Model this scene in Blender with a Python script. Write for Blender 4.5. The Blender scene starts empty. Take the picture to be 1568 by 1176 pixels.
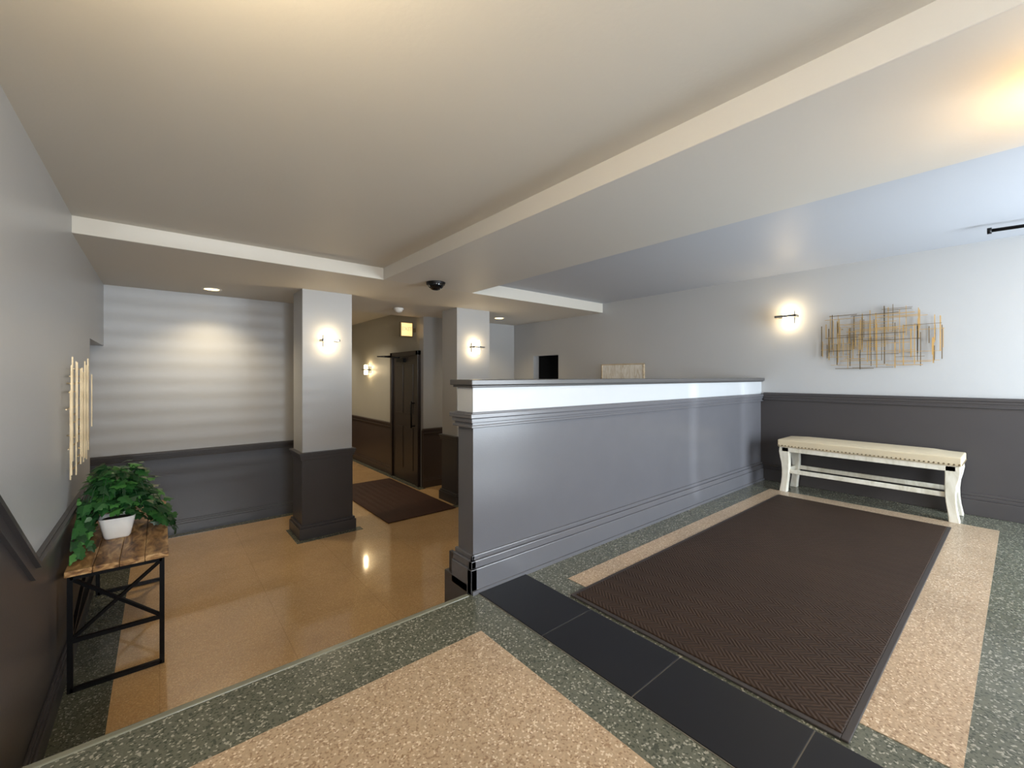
import bpy, bmesh, math, random
from mathutils import Vector, Matrix, Euler
random.seed(7)
scene = bpy.context.scene
D = bpy.data

# ------------------------------------------------------------------ helpers
def lin(c):
    r = []
    for v in c[:3]:
        v = v / 255.0
        r.append(v / 12.92 if v <= 0.04045 else ((v + 0.055) / 1.055) ** 2.4)
    return (*r, 1.0)

def mk(name):
    m = D.materials.new(name); m.use_nodes = True
    nt = m.node_tree
    b = nt.nodes["Principled BSDF"]
    return m, nt, b

def plain(name, col, rough=0.5, metal=0.0, var=0.06, scale=6.0, bump=0.0, bscale=120.0, spec=None):
    m, nt, b = mk(name)
    tc = nt.nodes.new("ShaderNodeTexCoord")
    no = nt.nodes.new("ShaderNodeTexNoise"); no.inputs["Scale"].default_value = scale; no.inputs["Detail"].default_value = 4
    nt.links.new(tc.outputs["Object"], no.inputs["Vector"])
    mx = nt.nodes.new("ShaderNodeMix"); mx.data_type = 'RGBA'
    c = lin(col)
    mx.inputs[6].default_value = tuple(v * (1 - var) for v in c[:3]) + (1,)
    mx.inputs[7].default_value = tuple(min(1, v * (1 + var)) for v in c[:3]) + (1,)
    nt.links.new(no.outputs["Fac"], mx.inputs[0])
    nt.links.new(mx.outputs[2], b.inputs["Base Color"])
    b.inputs["Roughness"].default_value = rough
    b.inputs["Metallic"].default_value = metal
    if spec is not None: b.inputs["Specular IOR Level"].default_value = spec
    if bump > 0:
        n2 = nt.nodes.new("ShaderNodeTexNoise"); n2.inputs["Scale"].default_value = bscale
        nt.links.new(tc.outputs["Object"], n2.inputs["Vector"])
        bp = nt.nodes.new("ShaderNodeBump"); bp.inputs["Strength"].default_value = bump; bp.inputs["Distance"].default_value = 0.004
        nt.links.new(n2.outputs["Fac"], bp.inputs["Height"])
        nt.links.new(bp.outputs["Normal"], b.inputs["Normal"])
    return m

def emis(name, col, strength):
    m, nt, b = mk(name)
    b.inputs["Base Color"].default_value = (0.9, 0.88, 0.82, 1)
    b.inputs["Emission Color"].default_value = lin(col)
    b.inputs["Emission Strength"].default_value = strength
    return m

def terrazzo(name, base, dark, light, rough, scale=75.0, grid=None, chip=1.0, coat=0.0):
    m, nt, b = mk(name)
    L = nt.links.new
    tc = nt.nodes.new("ShaderNodeTexCoord")
    vo = nt.nodes.new("ShaderNodeTexVoronoi"); vo.inputs["Scale"].default_value = scale
    L(tc.outputs["Object"], vo.inputs["Vector"])
    sep = nt.nodes.new("ShaderNodeSeparateColor"); L(vo.outputs["Color"], sep.inputs[0])
    rp = nt.nodes.new("ShaderNodeValToRGB"); rp.color_ramp.interpolation = 'CONSTANT'
    e = rp.color_ramp.elements
    e[0].position = 0; e[0].color = lin(dark)
    e[1].position = 0.16 * chip; e[1].color = lin(base)
    x = e.new(1 - 0.10 * chip); x.color = lin(light)
    b2 = tuple(v * 0.94 for v in base); x = e.new(0.5); x.color = lin(b2)
    L(sep.outputs[0], rp.inputs[0])
    no = nt.nodes.new("ShaderNodeTexNoise"); no.inputs["Scale"].default_value = 2.2; no.inputs["Detail"].default_value = 6
    L(tc.outputs["Object"], no.inputs["Vector"])
    mr = nt.nodes.new("ShaderNodeMapRange"); mr.inputs[1].default_value = .3; mr.inputs[2].default_value = .7
    mr.inputs[3].default_value = 0.9; mr.inputs[4].default_value = 1.08
    L(no.outputs["Fac"], mr.inputs[0])
    mul = nt.nodes.new("ShaderNodeVectorMath"); mul.operation = 'SCALE'
    L(rp.outputs[0], mul.inputs[0]); L(mr.outputs[0], mul.inputs["Scale"])
    out = mul.outputs[0]
    if grid:
        br = nt.nodes.new("ShaderNodeTexBrick"); br.offset = 0.0; br.inputs["Scale"].default_value = 1.0
        br.inputs["Brick Width"].default_value = grid; br.inputs["Row Height"].default_value = grid
        br.inputs["Mortar Size"].default_value = 0.002
        br.inputs["Color1"].default_value = (1, 1, 1, 1); br.inputs["Color2"].default_value = (.95, .95, .94, 1)
        br.inputs["Mortar"].default_value = (.8, .78, .74, 1)
        L(tc.outputs["Object"], br.inputs["Vector"])
        m2 = nt.nodes.new("ShaderNodeVectorMath"); m2.operation = 'MULTIPLY'
        L(out, m2.inputs[0]); L(br.outputs["Color"], m2.inputs[1]); out = m2.outputs[0]
    L(out, b.inputs["Base Color"])
    n3 = nt.nodes.new("ShaderNodeTexNoise"); n3.inputs["Scale"].default_value = 5
    L(tc.outputs["Object"], n3.inputs["Vector"])
    mr2 = nt.nodes.new("ShaderNodeMapRange"); mr2.inputs[3].default_value = rough * .7; mr2.inputs[4].default_value = rough * 1.4
    L(n3.outputs["Fac"], mr2.inputs[0]); L(mr2.outputs[0], b.inputs["Roughness"])
    b.inputs["Coat Weight"].default_value = coat; b.inputs["Coat Roughness"].default_value = .05
    b.inputs["Coat IOR"].default_value = 1.6
    return m

def carpet(name, c1, c2, scale=1.0):
    m, nt, b = mk(name); L = nt.links.new
    tc = nt.nodes.new("ShaderNodeTexCoord")
    sep = nt.nodes.new("ShaderNodeSeparateXYZ"); L(tc.outputs["Object"], sep.inputs[0])
    pp = nt.nodes.new("ShaderNodeMath"); pp.operation = 'PINGPONG'; pp.inputs[1].default_value = 0.045
    L(sep.outputs[0], pp.inputs[0])
    ad = nt.nodes.new("ShaderNodeMath"); ad.operation = 'ADD'; L(pp.outputs[0], ad.inputs[0]); L(sep.outputs[1], ad.inputs[1])
    ml = nt.nodes.new("ShaderNodeMath"); ml.operation = 'MULTIPLY'; ml.inputs[1].default_value = 330.0; L(ad.outputs[0], ml.inputs[0])
    sn = nt.nodes.new("ShaderNodeMath"); sn.operation = 'SINE'; L(ml.outputs[0], sn.inputs[0])
    mr = nt.nodes.new("ShaderNodeMapRange"); mr.inputs[1].default_value = -1; L(sn.outputs[0], mr.inputs[0])
    no = nt.nodes.new("ShaderNodeTexNoise"); no.inputs["Scale"].default_value = 4; no.inputs["Detail"].default_value = 10
    L(tc.outputs["Object"], no.inputs["Vector"])
    av = nt.nodes.new("ShaderNodeMath"); av.operation = 'MULTIPLY'; L(mr.outputs[0], av.inputs[0]); L(no.outputs["Fac"], av.inputs[1])
    mx = nt.nodes.new("ShaderNodeMix"); mx.data_type = 'RGBA'
    mx.inputs[6].default_value = lin(c1); mx.inputs[7].default_value = lin(c2)
    L(av.outputs[0], mx.inputs[0]); L(mx.outputs[2], b.inputs["Base Color"])
    b.inputs["Roughness"].default_value = 0.62
    b.inputs["Specular IOR Level"].default_value = 0.25
    bp = nt.nodes.new("ShaderNodeBump"); bp.inputs["Strength"].default_value = .6; bp.inputs["Distance"].default_value = .003
    L(mr.outputs[0], bp.inputs["Height"]); L(bp.outputs["Normal"], b.inputs["Normal"])
    return m

def wood(name, cols, rough=.45, stretch=(12, 1.2, 12), board=0.0):
    m, nt, b = mk(name); L = nt.links.new
    tc = nt.nodes.new("ShaderNodeTexCoord")
    mp = nt.nodes.new("ShaderNodeMapping"); mp.inputs["Scale"].default_value = stretch
    L(tc.outputs["Object"], mp.inputs[0])
    no = nt.nodes.new("ShaderNodeTexNoise"); no.inputs["Scale"].default_value = 2.5; no.inputs["Detail"].default_value = 8
    no.inputs["Distortion"].default_value = 1.2
    L(mp.outputs[0], no.inputs["Vector"])
    rp = nt.nodes.new("ShaderNodeValToRGB"); e = rp.color_ramp.elements
    e[0].position = .32; e[0].color = lin(cols[0]); e[1].position = .68; e[1].color = lin(cols[2])
    x = e.new(.5); x.color = lin(cols[1])
    L(no.outputs["Fac"], rp.inputs[0]); L(rp.outputs[0], b.inputs["Base Color"])
    b.inputs["Roughness"].default_value = rough
    bp = nt.nodes.new("ShaderNodeBump"); bp.inputs["Strength"].default_value = .3; bp.inputs["Distance"].default_value = .003
    L(no.outputs["Fac"], bp.inputs["Height"]); L(bp.outputs["Normal"], b.inputs["Normal"])
    return m

def obj_from_bm(name, bm, mats, parent=None, smooth=False, bevel=0.0, seg=2):
    me = D.meshes.new(name); bm.normal_update(); bm.to_mesh(me); bm.free()
    o = D.objects.new(name, me); scene.collection.objects.link(o)
    if not isinstance(mats, (list, tuple)): mats = [mats]
    for m in mats: me.materials.append(m)
    if smooth:
        for p in me.polygons: p.use_smooth = True
    if bevel > 0:
        md = o.modifiers.new("bev", 'BEVEL'); md.width = bevel; md.segments = seg; md.limit_method = 'ANGLE'
    if parent: o.parent = parent
    return o

def add_box(bm, x0, x1, y0, y1, z0, z1, mi=0):
    vs = [bm.verts.new(p) for p in [(x0,y0,z0),(x1,y0,z0),(x1,y1,z0),(x0,y1,z0),(x0,y0,z1),(x1,y0,z1),(x1,y1,z1),(x0,y1,z1)]]
    for f in [(0,3,2,1),(4,5,6,7),(0,1,5,4),(1,2,6,5),(2,3,7,6),(3,0,4,7)]:
        fc = bm.faces.new([vs[i] for i in f]); fc.material_index = mi

def boxes(name, lst, mats, bevel=0.0, parent=None):
    bm = bmesh.new()
    for b in lst: add_box(bm, *b)
    return obj_from_bm(name, bm, mats, parent, bevel=bevel)

def prism_yz(name, pts, x0, x1, mat, bevel=0.0):
    bm = bmesh.new()
    a = [bm.verts.new((x0, y, z)) for y, z in pts]; b = [bm.verts.new((x1, y, z)) for y, z in pts]
    bm.faces.new(a); bm.faces.new(list(reversed(b)))
    n = len(pts)
    for i in range(n): bm.faces.new([a[i], b[i], b[(i+1)%n], a[(i+1)%n]])
    bmesh.ops.recalc_face_normals(bm, faces=bm.faces)
    return obj_from_bm(name, bm, mat, bevel=bevel)

def add_cyl(bm, p0, p1, r0, r1=None, n=16, mi=0, cap=True):
    if r1 is None: r1 = r0
    p0 = Vector(p0); p1 = Vector(p1); d = (p1 - p0).normalized()
    u = d.orthogonal().normalized(); v = d.cross(u)
    A = []; B = []
    for i in range(n):
        a = 2 * math.pi * i / n; w = u * math.cos(a) + v * math.sin(a)
        A.append(bm.verts.new(p0 + w * r0)); B.append(bm.verts.new(p1 + w * r1))
    for i in range(n):
        f = bm.faces.new([A[i], A[(i+1)%n], B[(i+1)%n], B[i]]); f.material_index = mi; f.smooth = n > 6
    if cap:
        f = bm.faces.new(list(reversed(A))); f.material_index = mi
        f = bm.faces.new(B); f.material_index = mi

def empty(name, loc=(0, 0, 0)):
    e = D.objects.new(name, None); scene.collection.objects.link(e)
    return e

def rail_boxes(axis, a0, a1, face, s, ztop):
    out = []
    for pr, z0, z1 in [(.018, -.075, 0), (.034, -.024, -.004), (.026, -.045, -.024), (.024, -.075, -.062)]:
        lo, hi = sorted((face, face + s * pr))
        if axis == 'x': out.append((a0, a1, lo, hi, ztop + z0, ztop + z1))
        else: out.append((lo, hi, a0, a1, ztop + z0, ztop + z1))
    return out

def base_boxes(axis, a0, a1, face, s, z0, h=.14):
    out = []
    for pr, q0, q1 in [(.026, 0, h * .72), (.018, h * .72, h * .88), (.012, h * .88, h)]:
        lo, hi = sorted((face, face + s * pr))
        if axis == 'x': out.append((a0, a1, lo, hi, z0 + q0, z0 + q1))
        else: out.append((lo, hi, a0, a1, z0 + q0, z0 + q1))
    return out

# ------------------------------------------------------------------ materials
M_wall = plain("paint_light_grey", (176, 177, 178), .36, bump=.12, var=.03, scale=1.5)
M_wall_hall = plain("paint_hall", (176, 173, 162), .5, bump=.1, var=.03)
M_char = plain("paint_charcoal", (64, 61, 62), .36, bump=.1, var=.05)
M_char_b = plain("paint_charcoal_blue", (88, 91, 98), .33, bump=.1, var=.05)
M_panel = plain("paint_partition_grey", (95, 95, 100), .24, bump=.06, var=.05)
M_white = plain("paint_white_band", (182, 186, 190), .4, var=.02)
M_cap = plain("paint_cap_grey", (78, 77, 77), .3)
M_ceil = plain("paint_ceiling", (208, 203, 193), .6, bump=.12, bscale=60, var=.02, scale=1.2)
M_ceil_daylight_tint = plain("ceiling_bay_painted_daylight", (184, 188, 196), .5, bump=.12, bscale=60, var=.02, scale=1.2)  # cool daylight tone painted into the bay ceiling so the beam edge reads
M_beam = plain("paint_beam", (206, 203, 197), .55, bump=.12, bscale=60, var=.02, scale=1.2)
M_hallwain = plain("hall_wainscot_brown", (70, 59, 54), .35)
M_door = plain("door_dark_brown", (54, 46, 43), .3)
M_black = plain("black_metal", (24, 24, 26), .4, metal=.6)
M_tan = terrazzo("terrazzo_tan", (174, 152, 126), (140, 116, 92), (206, 190, 168), .3, 190, chip=1.0)
M_green = terrazzo("terrazzo_green", (94, 96, 84), (66, 70, 60), (146, 144, 132), .2, 170, chip=1.1)
M_low = terrazzo("terrazzo_lower_floor", (222, 182, 130), (206, 166, 116), (230, 194, 146), .1, 200, grid=.61, coat=.8)
M_tile = plain("black_tile", (20, 20, 24), .42, var=.1, spec=.35)
M_grout = plain("tile_joint_grey", (112, 110, 104), .6)
M_mat = carpet("walk_off_mat", (42, 29, 21), (66, 50, 38))
M_mat2 = carpet("hall_mat_brown", (58, 34, 24), (86, 56, 42))
M_rub = plain("rubber_edge", (52, 47, 46), .6)
M_gold = plain("champagne_brass", (196, 168, 116), .35, metal=.75)
M_gold2 = plain("pewter_brass", (124, 110, 86), .4, metal=.7)
M_goldw = plain("pale_gold", (204, 184, 148), .45, metal=.45)
M_chrome = plain("brushed_nickel", (150, 150, 150), .3, metal=.9)
M_glow = emis("frosted_glass_lit", (255, 226, 176), 31)
M_glow2 = emis("downlight_lens", (255, 215, 140), 8)
M_plate = plain("white_plastic", (225, 222, 215), .4)
M_wood = wood("reclaimed_wood", [(84, 54, 30), (150, 110, 66), (200, 162, 112)], .45, (9, 2.6, 14))
M_frame = wood("pale_frame_wood", [(180, 160, 130), (200, 182, 152), (214, 198, 172)], .5)
M_benchw = wood("distressed_white_wood", [(196, 190, 172), (216, 212, 198), (226, 222, 210)], .5, (6, 6, 2))
M_fabric = plain("cream_linen", (200, 186, 158), .9, bump=.5, bscale=500)
M_pot = plain("white_ceramic", (236, 234, 230), .3)
M_soil = plain("soil", (50, 38, 30), .9)
M_leaf = [plain("ivy_leaf_dark", (20, 58, 26), .42, var=.2, scale=20), plain("ivy_leaf_mid", (36, 84, 36), .42, var=.2, scale=20),
          plain("ivy_leaf_light", (66, 118, 54), .42, var=.2, scale=20)]
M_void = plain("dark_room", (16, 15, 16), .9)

# ------------------------------------------------------------------ dims (metres)
EYE = 1.62; LZ = 0.59
XL, XR = -0.41, 4.67
YF, YB = 5.57, -1.6
YA = 3.68
ZC, ZS = 2.595, 2.49
T = .12

# ------------------------------------------------------------------ floors
boxes("floor_lower", [(-1.8, XR, 1.67, YF, -.1, 0), (1.6, 2.95, YF, 9.6, -.1, 0)], M_low)
boxes("floor_lower_border", [(XL, XL + .22, 2.27, YF, 0, .003), (XL+.22, 1.6, YF - .12, YF, 0, .003), (1.02, 1.66, 4.47, 4.57, 0, .003),
      (1.02, 1.09, 4.57, 4.95, 0, .003), (2.82, 3.46, 4.47, 4.57, 0, .003), (2.84, 2.95, 5.5, 9.4, 0, .003)], M_green)
boxes("floor_landing", [(XL, XR, YB, 1.67, LZ - .12, LZ)], M_green)
boxes("floor_landing_tan", [(XL + .15, 1.0, YB, 1.40, LZ, LZ + .002), (1.60, 4.30, .10, 1.48, LZ, LZ + .002)], M_tan)
boxes("floor_landing_joint", [(1.16, 1.463, YB, 1.655, LZ, LZ + .002)], M_grout)
tl = []
ys = [1.655, 1.215, .80, .385, -.03, -.445, -.86, -1.275]
for i in range(len(ys) - 1):
    tl.append((1.163, 1.46, ys[i + 1] + .002, ys[i] - .002, LZ, LZ + .005))
boxes("floor_landing_tile", tl, M_tile, bevel=.001)
boxes("stair_steps", [(XL, 1.12, 1.67, 1.97, 0, .393), (XL, 1.12, 1.97, 2.27, 0, .197)], M_green, bevel=.006)
boxes("trim_stair_nosing", [(XL, 1.12, 1.655, 1.685, LZ - .035, LZ + .003)], plain("nosing", (118, 118, 104), .2), bevel=.006)

# ------------------------------------------------------------------ ceiling
boxes("ceiling_main", [(XL - T, 1.55, YB - T, YA, ZC, ZC + .1), (1.55, 2.51, YB - T, YA, ZC, ZC + .1)], M_ceil)
boxes("ceiling_right_bay", [(2.51, XR + T, YB - T, YA, ZC + .02, ZC + .12)], M_ceil_daylight_tint)
boxes("ceiling_beam", [(1.55, 2.51, YB, YA + .002, ZS, ZC + .01)], M_beam, bevel=.004)
boxes("ceiling_lower", [(-1.9, XR + T, YA, YF, ZS, ZC + .12), (1.48, 3.05, YF, YF + .14, ZS, ZC + .12)], M_ceil, bevel=.004)
boxes("ceiling_hall", [(1.48, 3.07, YF + .14, 9.7, 2.64, 2.74)], M_ceil)

# ------------------------------------------------------------------ walls
boxes("wall_left", [(XL - T, XL, YB, 4.55, 0, ZC), (XL - T, XL, 4.55, YF, 1.91, ZC)], M_wall)
boxes("wall_side_passage", [(-1.9, -1.8, 4.3, YF, 0, ZC), (-1.8, XL - T, 4.43, 4.55, 0, ZC)], M_wall)
boxes("wall_far", [(-1.9, 1.60, YF, YF + T, 0, ZC), (2.95, XR + T, YF, YF + T, 0, ZC)], M_wall)
boxes("wall_hall", [(2.95, 3.07, YF + T, 9.7, 0, 2.7), (1.48, 1.60, YF + T, 9.7, 0, 2.7), (1.60, 2.95, 9.6, 9.7, 0, 2.7)], M_wall_hall)
boxes("wall_right", [(XR, XR + T, YB, 4.52, 0, ZC + .05), (XR, XR + T, 4.52, 5.08, 1.95, ZC), (XR, XR + T, 5.08, YF, 0, ZC)], M_wall)
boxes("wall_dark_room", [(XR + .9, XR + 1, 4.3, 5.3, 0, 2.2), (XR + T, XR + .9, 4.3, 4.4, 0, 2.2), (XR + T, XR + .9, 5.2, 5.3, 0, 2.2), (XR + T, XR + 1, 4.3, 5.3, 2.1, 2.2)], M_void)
W1 = (-.1, 1.1, 1.35, 2.4); W_ADDED_SLIT = (2.45, 2.52, 1.30, 1.66); W2 = (2.75, 4.35, 0.75, 2.4)  # narrow middle slit is added to cast a light streak on the partition
bx = []
xs = XL - T
for W in (W1, W_ADDED_SLIT, W2):
    bx.append((xs, W[0], YB - T, YB, 0, ZC + .02)); bx.append((W[0], W[1], YB - T, YB, 0, W[2])); bx.append((W[0], W[1], YB - T, YB, W[3], ZC + .02)); xs = W[1]
bx.append((xs, XR + T, YB - T, YB, 0, ZC + .02))
boxes("wall_back", bx, M_wall)
for i, W in enumerate((W1, W2)):
    x0, x1, z0, z1 = W; y0, y1 = YB - .09, YB - .03; f = .05; xm = (x0 + x1) / 2
    L = [(x0, x1, y0, y1, z0, z0 + f), (x0, x1, y0, y1, z1 - f, z1), (x0, x0 + f, y0, y1, z0, z1), (x1 - f, x1, y0, y1, z0, z1)]
    if i: L.append((xm - .02, xm + .02, y0, y1, z0, z1))
    boxes("window_%d" % (i + 1), L, M_white)
L = []
z = W1[2] + .06
while z < W1[3] - .05:
    L.append((W1[0] + .02, W1[1] - .02, YB - .025, YB - .005, z, z + .014)); z += .040
boxes("window_blind", L, M_plate)

# ---- wainscot / dado skins and trims
RZ = .86
th = .006
boxes("trim_wainscot_far", [(-1.8, 1.6, YF - th, YF, 0, RZ - .03)], M_char_b)
boxes("trim_rail_far", rail_boxes('x', -1.8, 1.6, YF, -1, RZ), M_char, bevel=.003)
boxes("baseboard_far", base_boxes('x', -1.8, 1.6, YF - th, -1, 0), M_char_b, bevel=.003)
boxes("trim_wainscot_far_hall", [(2.944, XR, YF - th, YF, 0, RZ - .03)], M_hallwain)
boxes("trim_rail_far_hall", rail_boxes('x', 2.93, XR, YF, -1, RZ), M_hallwain, bevel=.003)
boxes("baseboard_far_hall", base_boxes('x', 2.93, XR, YF - th, -1, 0), M_hallwain, bevel=.003)
hx = 2.95
boxes("trim_wainscot_hall", [(hx - th, hx, YF, 5.62, 0, RZ - .03), (hx - th, hx, 6.65, 9.6, 0, RZ - .03), (1.6, hx, 9.594, 9.6, 0, RZ - .03)], M_hallwain)
boxes("trim_rail_hall", rail_boxes('y', 6.65, 9.6, hx, -1, RZ), M_hallwain, bevel=.003)
boxes("baseboard_hall", base_boxes('y', 6.65, 9.6, hx - th, -1, 0), M_hallwain, bevel=.003)
ytop, ybot = 1.72, 2.58
zt = RZ + LZ
prism_yz("trim_wainscot_left", [(4.55, 0), (4.55, RZ - .03), (ybot, RZ - .03), (ytop, zt - .03), (YB, zt - .03), (YB, 0)], XL, XL + th, M_char)
def railpath(off0, off1):
    return [(4.55, RZ + off1), (ybot, RZ + off1), (ytop, zt + off1), (YB, zt + off1), (YB, zt + off0), (ytop, zt + off0), (ybot, RZ + off0), (4.55, RZ + off0)]
prism_yz("trim_rail_left", railpath(-.075, 0), XL, XL + .02, M_char)
prism_yz("trim_rail_left_bead", railpath(-.026, -.004), XL, XL + .036, M_char)
boxes("baseboard_left", base_boxes('y', 2.27, 4.55, XL + th, 1, 0), M_char, bevel=.003)
boxes("trim_wainscot_right", [(XR - th, XR, YB, 1.69, LZ, LZ + RZ - .03), (XR - th, XR, 1.82, 4.52, 0, RZ - .03)], M_char)
boxes("trim_rail_right", rail_boxes('y', YB, 1.66, XR, -1, LZ + RZ + .01) , M_char, bevel=.003)
boxes("baseboard_right", base_boxes('y', YB, 1.66, XR - th, -1, LZ, .16), M_char, bevel=.003)

# ------------------------------------------------------------------ columns
def column(x0, x1, tag):
    y0, y1 = 4.57, 4.93
    e = empty("column")
    boxes("shaft_" + tag, [(x0, x1, y0, y1, RZ - .03, ZS)], M_wall, parent=e)
    boxes("dado_" + tag, [(x0 - .006, x1 + .006, y0 - .006, y1 + .006, 0, RZ - .03)], M_char, parent=e)
    L = []
    for pr, a, b in [(.02, -.075, 0), (.036, -.024, -.004), (.028, -.045, -.024)]:
        L.append((x0 - pr, x1 + pr, y0 - pr, y1 + pr, RZ + a, RZ + b))
    for pr, a, b in [(.035, 0, .11), (.024, .11, .135)]:
        L.append((x0 - pr, x1 + pr, y0 - pr, y1 + pr, a, b))
    boxes("mouldings_" + tag, L, M_char, bevel=.003, parent=e)
column(1.09, 1.575, "a"); column(2.89, 3.40, "b")

# ------------------------------------------------------------------ partition
PX = 1.16; P0, P1 = 1.69, 1.82
part = empty("partition_wall")
boxes("panel", [(PX, XR, P0, P1, 0, 1.40)], M_panel, parent=part)
boxes("band", [(PX - .004, XR, P0 - .004, P1 + .004, 1.40, 1.568)], M_white, parent=part)
boxes("cap", [(PX - .03, XR, P0 - .035, P1 + .035, 1.577, 1.604), (PX - .02, XR, P0 - .022, P1 + .022, 1.566, 1.577)], M_cap, bevel=.004, parent=part)
L = []
zt_ = 1.447
for pr, a, b in [(.014, -.075, 0), (.034, -.028, -.006), (.024, -.05, -.028), (.022, -.075, -.062)]:
    L.append((PX - pr, XR, P0 - pr, P1 + pr, zt_ + a, zt_ + b))
boxes("rail", L, M_panel, bevel=.003, parent=part)
L = []
for pr, a, b in [(.034, 0, .115), (.026, .115, .15), (.014, .15, .172)]:
    L.append((PX - pr, XR, P0 - pr, P0, LZ + a, LZ + b))
    L.append((PX - pr, PX, P0 - pr, P1 + .012, LZ + a, LZ + b))
boxes("skirting", L, M_panel, bevel=.003, parent=part)
boxes("stringer", [(PX - .034, PX, P0 - .0, 1.90, 0, LZ + .04), (PX - .022, PX, P1, 1.875, LZ + .04, LZ + .14)], M_char, bevel=.003, parent=part)
boxes("cove", [(PX - .03, XR - .01, P0 - .044, P0 - .034, LZ, LZ + .018)], M_panel, parent=part)

# ------------------------------------------------------------------ mats
em = empty("entrance_mat")
boxes("pile", [(1.50, 4.10, .33, 1.335, LZ + .004, LZ + .013)], M_mat, bevel=.003, parent=em)
boxes("edging", [(1.48, 4.12, .31, .33, LZ + .002, LZ + .009), (1.48, 4.12, 1.335, 1.355, LZ + .002, LZ + .009), (1.48, 1.50, .33, 1.335, LZ + .002, LZ + .009), (4.10, 4.12, .33, 1.335, LZ + .002, LZ + .009)], M_rub, bevel=.002, parent=em)
boxes("hall_mat", [(1.93, 2.80, 4.45, 6.4, .003, .012)], M_mat2, bevel=.003)

# ------------------------------------------------------------------ sconces
def sconce(loc, axis):
    e = empty("wall_sconce")
    bm = bmesh.new()
    add_box(bm, -.045, .045, 0, .014, -.06, .06)
    add_cyl(bm, (0, .012, 0), (0, .05, 0), .014)
    add_box(bm, -.088, .088, .108, .122, -.011, .011)
    add_box(bm, -.088, -.076, .03, .122, -.011, .011)
    add_box(bm, .076, .088, .03, .122, -.011, .011)
    add_box(bm, -.088, .088, .03, .044, -.011, .011)
    obj_from_bm("bracket", bm, M_chrome, e, bevel=.002)
    bm = bmesh.new()
    add_cyl(bm, (0, .076, -.085), (0, .076, .085), .030, n=28)
    obj_from_bm("glass_tube", bm, M_glow, e)
    ang = math.atan2(axis[1], axis[0]) - math.pi / 2
    e.location = loc; e.rotation_euler = (0, 0, ang)
    return e
sconce((1.33, 4.57, EYE + .363), (0, -1))
sconce((3.15, 4.57, EYE + .375), (0, -1))
sconce((XR, 1.44, EYE + .57), (-1, 0))
sconce((2.95, 7.6, EYE + .12), (-1, 0))

# ------------------------------------------------------------------ downlights, detectors
def downlight(x, y, z, power=9, col=(1, .80, .50)):
    e = empty("recessed_downlight")
    bm = bmesh.new()
    n = 32
    prof = [(.085, 0), (.082, -.008), (.066, -.006), (.062, -.001)]
    rings = []
    for r, dz in prof:
        rings.append([bm.verts.new((x + r * math.cos(2*math.pi*i/n), y + r * math.sin(2*math.pi*i/n), z + dz)) for i in range(n)])
    for a, b in zip(rings, rings[1:]):
        for i in range(n): bm.faces.new([a[i], a[(i+1)%n], b[(i+1)%n], b[i]])
    obj_from_bm("trim_ring", bm, M_plate, e, smooth=True)
    bm = bmesh.new(); add_cyl(bm, (x, y, z - .003), (x, y, z - .001), .063, n=32)
    obj_from_bm("lens", bm, M_glow2, e)
    ld = D.lights.new("downlight_lamp", 'SPOT'); ld.energy = power; ld.color = col; ld.spot_size = math.radians(125); ld.spot_blend = .8; ld.shadow_soft_size = .05
    lo = D.objects.new("lamp", ld); lo.location = (x, y, z - .02); scene.collection.objects.link(lo); lo.parent = e
downlight(.40, 5.17, ZS, 44); downlight(3.9, 5.0, ZS, 30)
downlight(2.2, 7.0, 2.64, 60, (1, .87, .68)); downlight(2.2, 8.7, 2.64, 60, (1, .87, .68))

def dome(name, x, y, z, r, mat, base):
    e = empty(name)
    bm = bmesh.new(); add_cyl(bm, (x, y, z), (x, y, z - .022), r * 1.05, r, n=32); obj_from_bm("base", bm, base, e, bevel=.002)
    bm = bmesh.new(); bmesh.ops.create_uvsphere(bm, u_segments=28, v_segments=14, radius=r * .86)
    for v in list(bm.verts):
        if v.co.z > 0.001: bm.verts.remove(v)
    for v in bm.verts: v.co.z *= .7
    bmesh.ops.translate(bm, verts=bm.verts, vec=(x, y, z - .022)); obj_from_bm("dome", bm, mat, e, smooth=True)
dome("ceiling_security_camera", 1.97, 3.48, ZS, .085, plain("smoked_dome", (14, 14, 16), .08), M_black)
dome("smoke_detector", 2.35, 5.1, ZS, .06, M_plate, M_plate)

def flush(x, y, z, drop, power, col=(1, .72, .38), r=.11, sq=1.0):
    e = empty("ceiling_globe_light")
    bm = bmesh.new(); add_cyl(bm, (x, y, z), (x, y, z - .015), .10, n=32)
    if drop > .03: add_cyl(bm, (x, y, z), (x, y, z - drop), .012)
    obj_from_bm("canopy", bm, M_chrome, e)
    bm = bmesh.new(); bmesh.ops.create_uvsphere(bm, u_segments=28, v_segments=14, radius=r)
    for v in bm.verts: v.co.z *= sq
    bmesh.ops.translate(bm, verts=bm.verts, vec=(x, y, z - drop - r * sq)); obj_from_bm("globe", bm, emis("globe_glass", tuple(int(255 * c ** .45) for c in col), power), e, smooth=True)
flush(-.05, .78, ZC, .12, 60, (1, .80, .50)); flush(2.06, -.24, ZS, .05, 70, (1, .62, .22), .09, .7)

rod = empty("curtain_rod")
bm = bmesh.new()
add_cyl(bm, (4.15, .13, EYE + .945), (4.35, -.9, EYE + .945), .011)
add_cyl(bm, (4.15, .15, EYE + .945), (4.15, .13, EYE + .945), .02)
add_cyl(bm, (4.2, -.1, EYE + .945), (4.2, -.1, ZC + .02), .007)
add_cyl(bm, (4.33, -.8, EYE + .945), (4.33, -.8, ZC + .02), .007)
obj_from_bm("rod", bm, M_black, rod)

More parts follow.
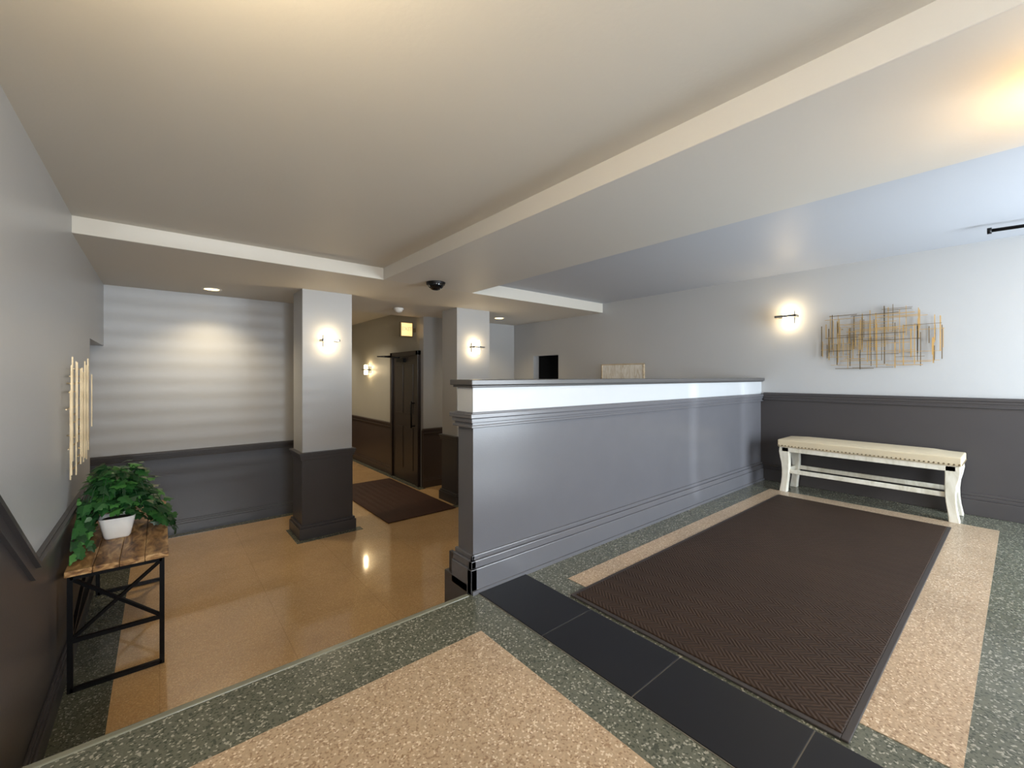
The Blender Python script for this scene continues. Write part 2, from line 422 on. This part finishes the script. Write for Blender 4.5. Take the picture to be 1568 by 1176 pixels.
# ------------------------------------------------------------------ exit sign
ex = empty("exit_sign")
boxes("housing", [(2.70, 2.90, 5.80, 5.84, 2.20, 2.42), (2.90, 2.95, 5.81, 5.83, 2.28, 2.34)], M_gold2, bevel=.004, parent=ex)
boxes("face", [(2.715, 2.885, 5.794, 5.80, 2.215, 2.405)], emis("sign_face", (255, 205, 110), 1.1), parent=ex)
cu = D.curves.new("exit_text", 'FONT'); cu.body = "EXIT"; cu.size = .082; cu.extrude = .002; cu.align_x = 'CENTER'
to = D.objects.new("letters", cu); to.location = (2.80, 5.791, 2.29); to.rotation_euler = (math.pi/2, 0, 0); scene.collection.objects.link(to)
cu.materials.append(emis("sign_red", (200, 70, 20), 1.0)); to.parent = ex

# ------------------------------------------------------------------ hall door
dr = empty("door_1")
boxes("slab", [(2.925, 2.95, 5.72, 6.55, .01, 1.93)], M_door, parent=dr)
boxes("frame", [(2.90, 2.95, 5.65, 5.72, 0, 2.0), (2.90, 2.95, 6.55, 6.62, 0, 2.0), (2.90, 2.95, 5.65, 6.62, 1.93, 2.0)], M_door, bevel=.004, parent=dr)
bm = bmesh.new()
for y0, y1, z0, z1 in [(5.84, 6.09, 1.05, 1.8), (6.18, 6.43, 1.05, 1.8), (5.84, 6.09, .2, .85), (6.18, 6.43, .2, .85)]:
    add_box(bm, 2.918, 2.925, y0, y1, z0, z1)
obj_from_bm("raised_panels", bm, M_door, dr, bevel=.005)
bm = bmesh.new()
add_box(bm, 2.88, 2.925, 6.10, 6.34, 1.84, 1.90); add_cyl(bm, (2.87, 6.2, 1.91), (2.62, 6.45, 1.93), .01); add_cyl(bm, (2.62, 6.45, 1.93), (2.9, 6.6, 1.95), .01)
add_cyl(bm, (2.87, 5.80, .85), (2.87, 5.80, 1.25), .012); add_cyl(bm, (2.87, 5.8, .88), (2.925, 5.8, .88), .01); add_cyl(bm, (2.87, 5.8, 1.22), (2.925, 5.8, 1.22), .01)
obj_from_bm("closer_and_pull", bm, M_black, dr)

# ------------------------------------------------------------------ framed picture on right wall
fp = empty("framed_picture")
y0, y1, z0, z1 = 3.02, 3.68, 1.22, 1.785
f = .016
boxes("frame", [(XR - .03, XR, y0, y1, z1 - f, z1), (XR - .03, XR, y0, y1, z0, z0 + f), (XR - .03, XR, y0, y0 + f, z0, z1), (XR - .03, XR, y1 - f, y1, z0, z1)], M_frame, bevel=.003, parent=fp)
boxes("print", [(XR - .024, XR - .002, y0 + f, y1 - f, z0 + f, z1 - f)], wood("print_abstract", [(206, 196, 176), (226, 222, 212), (240, 238, 232)], .6, (1, 14, 3)), parent=fp)

# ------------------------------------------------------------------ metal wall art (right wall, grid of rods)
bm = bmesh.new()
rnd = random.Random(11)
yc, zc = .775, EYE + .315
W, H = .86, .62
for i in range(70):
    y = yc + rnd.uniform(-W * .46, W * .46)
    edge = 1 - .30 * abs(y - yc) / (W / 2)
    ln = rnd.uniform(.14, .40) * edge
    cz = zc + rnd.uniform(-1, 1) * (H * edge - ln) / 2 * .95
    w = rnd.choice([.002, .0028, .0028, .0036]); x = XR - .03 - rnd.choice([0, .006])
    add_box(bm, x - .003, x, y - w, y + w, cz - ln / 2, cz + ln / 2, rnd.choice([0, 0, 1]))
for i in range(42):
    z = zc - .40 * H + i * .80 * H / 41 + rnd.uniform(-.006, .006)
    edge = 1 - .22 * abs(z - zc) / (H / 2)
    ln = rnd.uniform(.16, .46) * edge
    cy = yc + rnd.uniform(-1, 1) * (W * edge - ln) / 2
    w = rnd.choice([.0016, .002, .0026]); x = XR - .038 - rnd.choice([0, .004])
    add_box(bm, x - .003, x, cy - ln / 2, cy + ln / 2, z - w, z + w, rnd.choice([0, 0, 1]))
for y, z in [(yc - .25, zc + .1), (yc + .25, zc + .1), (yc - .2, zc - .12), (yc + .2, zc - .12)]:
    add_cyl(bm, (XR, y, z), (XR - .035, y, z), .004, n=8)
obj_from_bm("metal_rod_wall_art", bm, [M_gold, M_gold2])

bm = bmesh.new()
for i in range(14):
    y = 3.30 + i * (.86 / 13) + rnd.uniform(-.02, .02)
    e = 1 - .55 * abs(i - 6.5) / 6.5
    L_ = (.50 + .22 * e) * rnd.uniform(.6, 1.0)
    mid = 1.385 + rnd.uniform(-1, 1) * (.74 - L_) / 2
    x = XL + .028 + rnd.choice([0, .012])
    w = .0045
    add_box(bm, x, x + .006, y - w, y + w, mid - L_ / 2, mid + L_ / 2, rnd.choice([0, 0, 1]))
for i in range(14):
    z = 1.08 + i * .045
    ln = rnd.uniform(.18, .5); a = 3.27 + rnd.uniform(0, .9 - ln)
    add_box(bm, XL + .018, XL + .024, a, a + ln, z - .003, z + .003, rnd.choice([0, 1]))
for y, z in [(3.5, 1.28), (3.9, 1.28), (3.5, 1.58), (3.85, 1.58)]:
    add_cyl(bm, (XL, y, z), (XL + .03, y, z), .004, n=8)
obj_from_bm("metal_rod_wall_art_tall", bm, [M_goldw, M_gold])

# ------------------------------------------------------------------ console table
tb = empty("console_table")
tx0, tx1, ty0, ty1, tz = -.372, .04, 3.08, 4.40, .632
L = []
nb = 4; bw = (tx1 - tx0) / nb
for i in range(nb): L.append((tx0 + i * bw + .0008, tx0 + (i + 1) * bw - .0008, ty0 + .001 * i, ty1 - .001 * i, tz - .03, tz))
boxes("plank_top", L, M_wood, bevel=.003, parent=tb)
bm = bmesh.new()
s = .011
lx0, lx1 = tx0 + .02, tx1 - .03
def bar(p, q, r=.011): add_cyl(bm, p, q, r, n=4)
for yy in (ty0 + .03, ty1 - .03):
    for xx in (lx0, lx1): add_box(bm, xx - s, xx + s, yy - s, yy + s, 0.003, tz - .03)
    add_box(bm, lx0, lx1, yy - s, yy + s, .003, .003 + 2 * s)
    add_box(bm, lx0, lx1, yy - s, yy + s, tz - .03 - 2 * s, tz - .03)
    add_box(bm, lx0, lx1, yy - s * .9, yy + s * .9, .255, .275)
    bar((lx0, yy, .27), (lx1, yy, tz - .045)); bar((lx1, yy, .27), (lx0, yy, tz - .045))
for xx in (lx0, lx1):
    add_box(bm, xx - s, xx + s, ty0 + .03, ty1 - .03, tz - .03 - 2 * s, tz - .03)
add_box(bm, lx0 - s, lx0 + s, ty0 + .03, ty1 - .03, .255, .275)
bar((lx0, ty0 + .05, .27), (lx0, ty1 - .05, tz - .05)); bar((lx0, ty1 - .05, .27), (lx0, ty0 + .05, tz - .05))
obj_from_bm("metal_frame", bm, M_black, tb)

# ------------------------------------------------------------------ ivy in pot
pl = empty("potted_ivy")
cx, cy = -.20, 3.58
bm = bmesh.new()
def ringsq(h, w, r=.25):
    vs = []
    for i in range(32):
        a = 2 * math.pi * i / 32; c, s_ = math.cos(a), math.sin(a)
        k = (abs(c) ** 5 + abs(s_) ** 5) ** (-1 / 5)
        vs.append(bm.verts.new((cx + w * k * c, cy + w * k * s_, tz + h)))
    return vs
R = [ringsq(0.001, .055), ringsq(.012, .062), ringsq(.125, .085), ringsq(.13, .084), ringsq(.128, .076), ringsq(.105, .073)]
for a, b in zip(R, R[1:]):
    for i in range(32): bm.faces.new([a[i], a[(i+1)%32], b[(i+1)%32], b[i]])
bm.faces.new(list(reversed(R[0])))
obj_from_bm("pot", bm, M_pot, pl, smooth=True)
bm = bmesh.new(); add_cyl(bm, (cx, cy, tz + .09), (cx, cy, tz + .112), .072, n=24); obj_from_bm("soil", bm, M_soil, pl)
leaf_out = [(0, 0), (.22, -.12), (.42, -.05), (.5, .18), (.36, .34), (.5, .52), (.36, .62), (.2, .66), (.12, .86), (0, 1.05)]
def add_leaf(bm, pos, nrm, up, size, mi):
    n = nrm.normalized(); u = (up - n * up.dot(n))
    if u.length < 1e-3: u = n.orthogonal()
    u.normalize(); r = u.cross(n)
    for sgn in (1, -1):
        vs = []
        for (a, b) in leaf_out:
            dz = -.28 * abs(a) * 1.0 - .12 * b * b
            vs.append(bm.verts.new(pos + (r * a * sgn + u * b + n * dz) * size))
        mid = bm.verts.new(pos + (u * .5 - n * .03) * size)
        for i in range(len(vs) - 1):
            f = bm.faces.new([mid, vs[i], vs[i + 1]] if sgn > 0 else [mid, vs[i + 1], vs[i]]); f.material_index = mi; f.smooth = False
bml = bmesh.new(); bms = bmesh.new()
rr = random.Random(5)
def clampx(p):
    p.x = max(p.x, XL + .05)
    if p.z < tz + .03 and p.x < tx1 + .03 and p.y > ty0 - .02: p.z = tz + .03 + rr.uniform(0, .02)
    return p
def hides_pot(p):
    return p.z < tz + .15 and p.y < cy + .05 and -.33 < p.x < -.02
base = Vector((cx, cy, tz + .12))
for k in range(95):
    az = rr.uniform(0, 2 * math.pi)
    reach = rr.uniform(.10, .34); rise = rr.uniform(.08, .32)
    dirv = Vector((math.cos(az) * .9, math.sin(az) * 1.0, 0))
    if dirv.y < -.2: reach *= .7
    pts = []
    for i in range(9):
        t = i / 8
        p = base + dirv * reach * t + Vector((0, 0, rise * math.sin(min(1, t * 1.15) * math.pi * .85) - (.20 * t ** 2.6 if reach > .22 else 0)))
        pts.append(clampx(p))
    for a, b in zip(pts, pts[1:]): 
        if (b - a).length > 1e-4 and not hides_pot(b): add_cyl(bms, a, b, .0018, n=5, cap=False)
    for i in range(2, 9):
        p = pts[i] + Vector((rr.uniform(-.02, .02), rr.uniform(-.02, .02), rr.uniform(0, .02)))
        p = clampx(p)
        if hides_pot(p - Vector((0, 0, .03))): continue
        nn = (p - base) * 1.4 + Vector((rr.uniform(-.25, .25), rr.uniform(-.35, .1), rr.uniform(.15, .5)))
        up = Vector((dirv.x * .5 + rr.uniform(-.5, .5), dirv.y * .5 + rr.uniform(-.5, .5), rr.uniform(-.7, .3)))
        add_leaf(bml, p, nn, up, rr.uniform(.042, .072), rr.choice([0, 0, 0, 1, 1, 2]))
for k in range(4):
    for i in range(9):
        t = i / 8
        p = Vector((XL + .05 + .015 * k, 3.45 - .26 * t + .04 * k, tz + .16 - .13 * t + .05 * math.sin(t * 3)))
        p += Vector((rr.uniform(-.01, .02), rr.uniform(-.03, .03), rr.uniform(-.01, .02))); p.z = max(p.z, tz + .02); p.x = max(p.x, XL + .04)
        add_leaf(bml, p, Vector((rr.uniform(-.2, .6), -.7, .7)), Vector((rr.uniform(-.4, .4), -.5, -.8)), rr.uniform(.042, .062), rr.choice([0, 1, 1, 2]))
for k in range(4):
    for i in range(9):
        t = i / 8
        p = Vector((cx + .13 + .09 * t + .01 * k, cy + .10 - .12 * t + .05 * k, tz + .15 - .10 * t))
        p += Vector((rr.uniform(-.01, .02), rr.uniform(-.03, .03), rr.uniform(-.01, .02))); p.z = max(p.z, tz + .02)
        add_leaf(bml, p, Vector((rr.uniform(-.2, .6), -.6, .7)), Vector((rr.uniform(-.1, .7), -.5, -.5)), rr.uniform(.042, .06), rr.choice([0, 1, 1, 2]))
for v in bml.verts:
    v.co.x = max(v.co.x, XL + .045)
    if v.co.y > ty0 and v.co.x < tx1: v.co.z = max(v.co.z, tz + .004)
obj_from_bm("vines", bms, M_leaf[0], pl)
obj_from_bm("leaves", bml, M_leaf, pl)

# ------------------------------------------------------------------ bench
bn = empty("upholstered_bench")
bx0, bx1, by0, by1 = 4.27, 4.615, .27, 1.41
sz = LZ + .465
bm = bmesh.new(); add_box(bm, bx0, bx1, by0, by1, sz - .065, sz)
bmesh.ops.subdivide_edges(bm, edges=[e for e in bm.edges], cuts=6, use_grid_fill=True)
for v in bm.verts:
    if v.co.z > sz - .001:
        fx = 1 - (2 * (v.co.x - bx0) / (bx1 - bx0) - 1) ** 4; fy = 1 - (2 * (v.co.y - by0) / (by1 - by0) - 1) ** 8
        v.co.z += .018 * max(0, fx * fy)
obj_from_bm("cushion", bm, M_fabric, bn, smooth=False, bevel=.014, seg=4)
bm = bmesh.new()
ny = 44
for i in range(ny + 1):
    y = by0 + .012 + (by1 - by0 - .024) * i / ny
    for x, dx in ((bx0, -1), (bx1, 1)):
        add_cyl(bm, (x, y, sz - .052), (x + dx * .004, y, sz - .052), .006, .003, n=8)
for i in range(13):
    x = bx0 + .012 + (bx1 - bx0 - .024) * i / 12
    for y, dy in ((by0, -1), (by1, 1)):
        add_cyl(bm, (x, y, sz - .052), (x, y + dy * .004, sz - .052), .006, .003, n=8)
obj_from_bm("nailheads", bm, M_gold2, bn)
boxes("apron", [(bx0 + .012, bx0 + .035, by0 + .03, by1 - .03, sz - .105, sz - .062), (bx1 - .035, bx1 - .012, by0 + .03, by1 - .03, sz - .105, sz - .062),
      (bx0 + .02, bx1 - .02, by0 + .012, by0 + .035, sz - .105, sz - .062), (bx0 + .02, bx1 - .02, by1 - .035, by1 - .012, sz - .105, sz - .062)], M_benchw, bevel=.003, parent=bn)
bm = bmesh.new()
hz = sz - .065
for fx, xx in ((-1, bx0 + .04), (1, bx1 - .04)):
    for fy, yy in ((-1, by0 + .05), (1, by1 - .05)):
        prof = [(0, .020, .029), (.03, .017, .027), (.08, .010, .025), (.14, .003, .026), (.20, 0, .028), (.26, .002, .031), (.31, .008, .036), (.36, .012, .040), (.40, .010, .038)]
        rings = []
        for h, off, w in prof:
            c = Vector((xx, yy + fy * (off - .008), LZ + h * (hz - LZ) / .40)); wx = .028
            rings.append([bm.verts.new(c + Vector((a * wx, b * w, 0))) for a, b in ((-1, -1), (1, -1), (1, 1), (-1, 1))])
        for a, b in zip(rings, rings[1:]):
            for i in range(4): bm.faces.new([a[i], a[(i+1)%4], b[(i+1)%4], b[i]])
        bm.faces.new(list(reversed(rings[0]))); bm.faces.new(rings[-1])
obj_from_bm("legs", bm, M_benchw, bn, bevel=.005)
boxes("stretchers", [(bx0 + .03, bx0 + .05, by0 + .05, by1 - .05, LZ + .17, LZ + .205), (bx1 - .05, bx1 - .03, by0 + .05, by1 - .05, LZ + .17, LZ + .205),
      (bx0 + .04, bx1 - .04, by0 + .04, by0 + .06, LZ + .17, LZ + .205), (bx0 + .04, bx1 - .04, by1 - .06, by1 - .04, LZ + .17, LZ + .205)], M_benchw, bevel=.003, parent=bn)

# ------------------------------------------------------------------ light
def area(name, loc, rot, sx, sy, e, col):
    l = D.lights.new(name, 'AREA'); l.shape = 'RECTANGLE'; l.size = sx; l.size_y = sy; l.energy = e; l.color = col
    o = D.objects.new(name, l); o.location = loc; o.rotation_euler = rot; scene.collection.objects.link(o)
    return o
def spot(name, loc, target, e, size, blend, soft, col):
    l = D.lights.new(name, 'SPOT'); l.energy = e; l.color = col; l.spot_size = math.radians(size); l.spot_blend = blend; l.shadow_soft_size = soft
    o = D.objects.new(name, l); o.location = loc
    o.rotation_euler = (Vector(target) - Vector(loc)).to_track_quat('-Z', 'Y').to_euler(); scene.collection.objects.link(o)
area("daylight_window_1", (.5, YB - .25, 1.9), (math.radians(90), 0, 0), 1.2, 1.0, 135, (.90, .95, 1))
area("daylight_window_2", (3.55, YB - .2, 1.6), (math.radians(90), 0, 0), 1.6, 1.6, 165, (.82, .92, 1))
spot("low_sun_through_blind", (.45, YB - 2.5, 1.85), (.15, 5.57, 1.62), 300, 17, .5, .016, (.82, .90, 1))
spot("added_streak_spot", (2.014, YB - 2.0, 1.70), (3.26, 1.69, 1.2), 600, 24, .4, .03, (.9, .97, 1))  # added lamp behind the slit, makes the vertical streak on the partition
w = D.worlds.new("World"); scene.world = w; w.use_nodes = True
w.node_tree.nodes["Background"].inputs[0].default_value = (.86, .93, 1, 1)
w.node_tree.nodes["Background"].inputs[1].default_value = 2.5

# ------------------------------------------------------------------ camera
cd = D.cameras.new("Camera"); cam = D.objects.new("Camera", cd); scene.collection.objects.link(cam)
cd.sensor_width = 36; cd.lens = 663 / 1600 * 36; cd.shift_y = -.0075; cd.clip_start = .02
cam.location = (0, 0, EYE); cam.rotation_euler = (math.radians(90), 0, math.radians(-39.7))
scene.camera = cam
scene.view_settings.view_transform = 'Standard'
scene.view_settings.exposure = 0.08
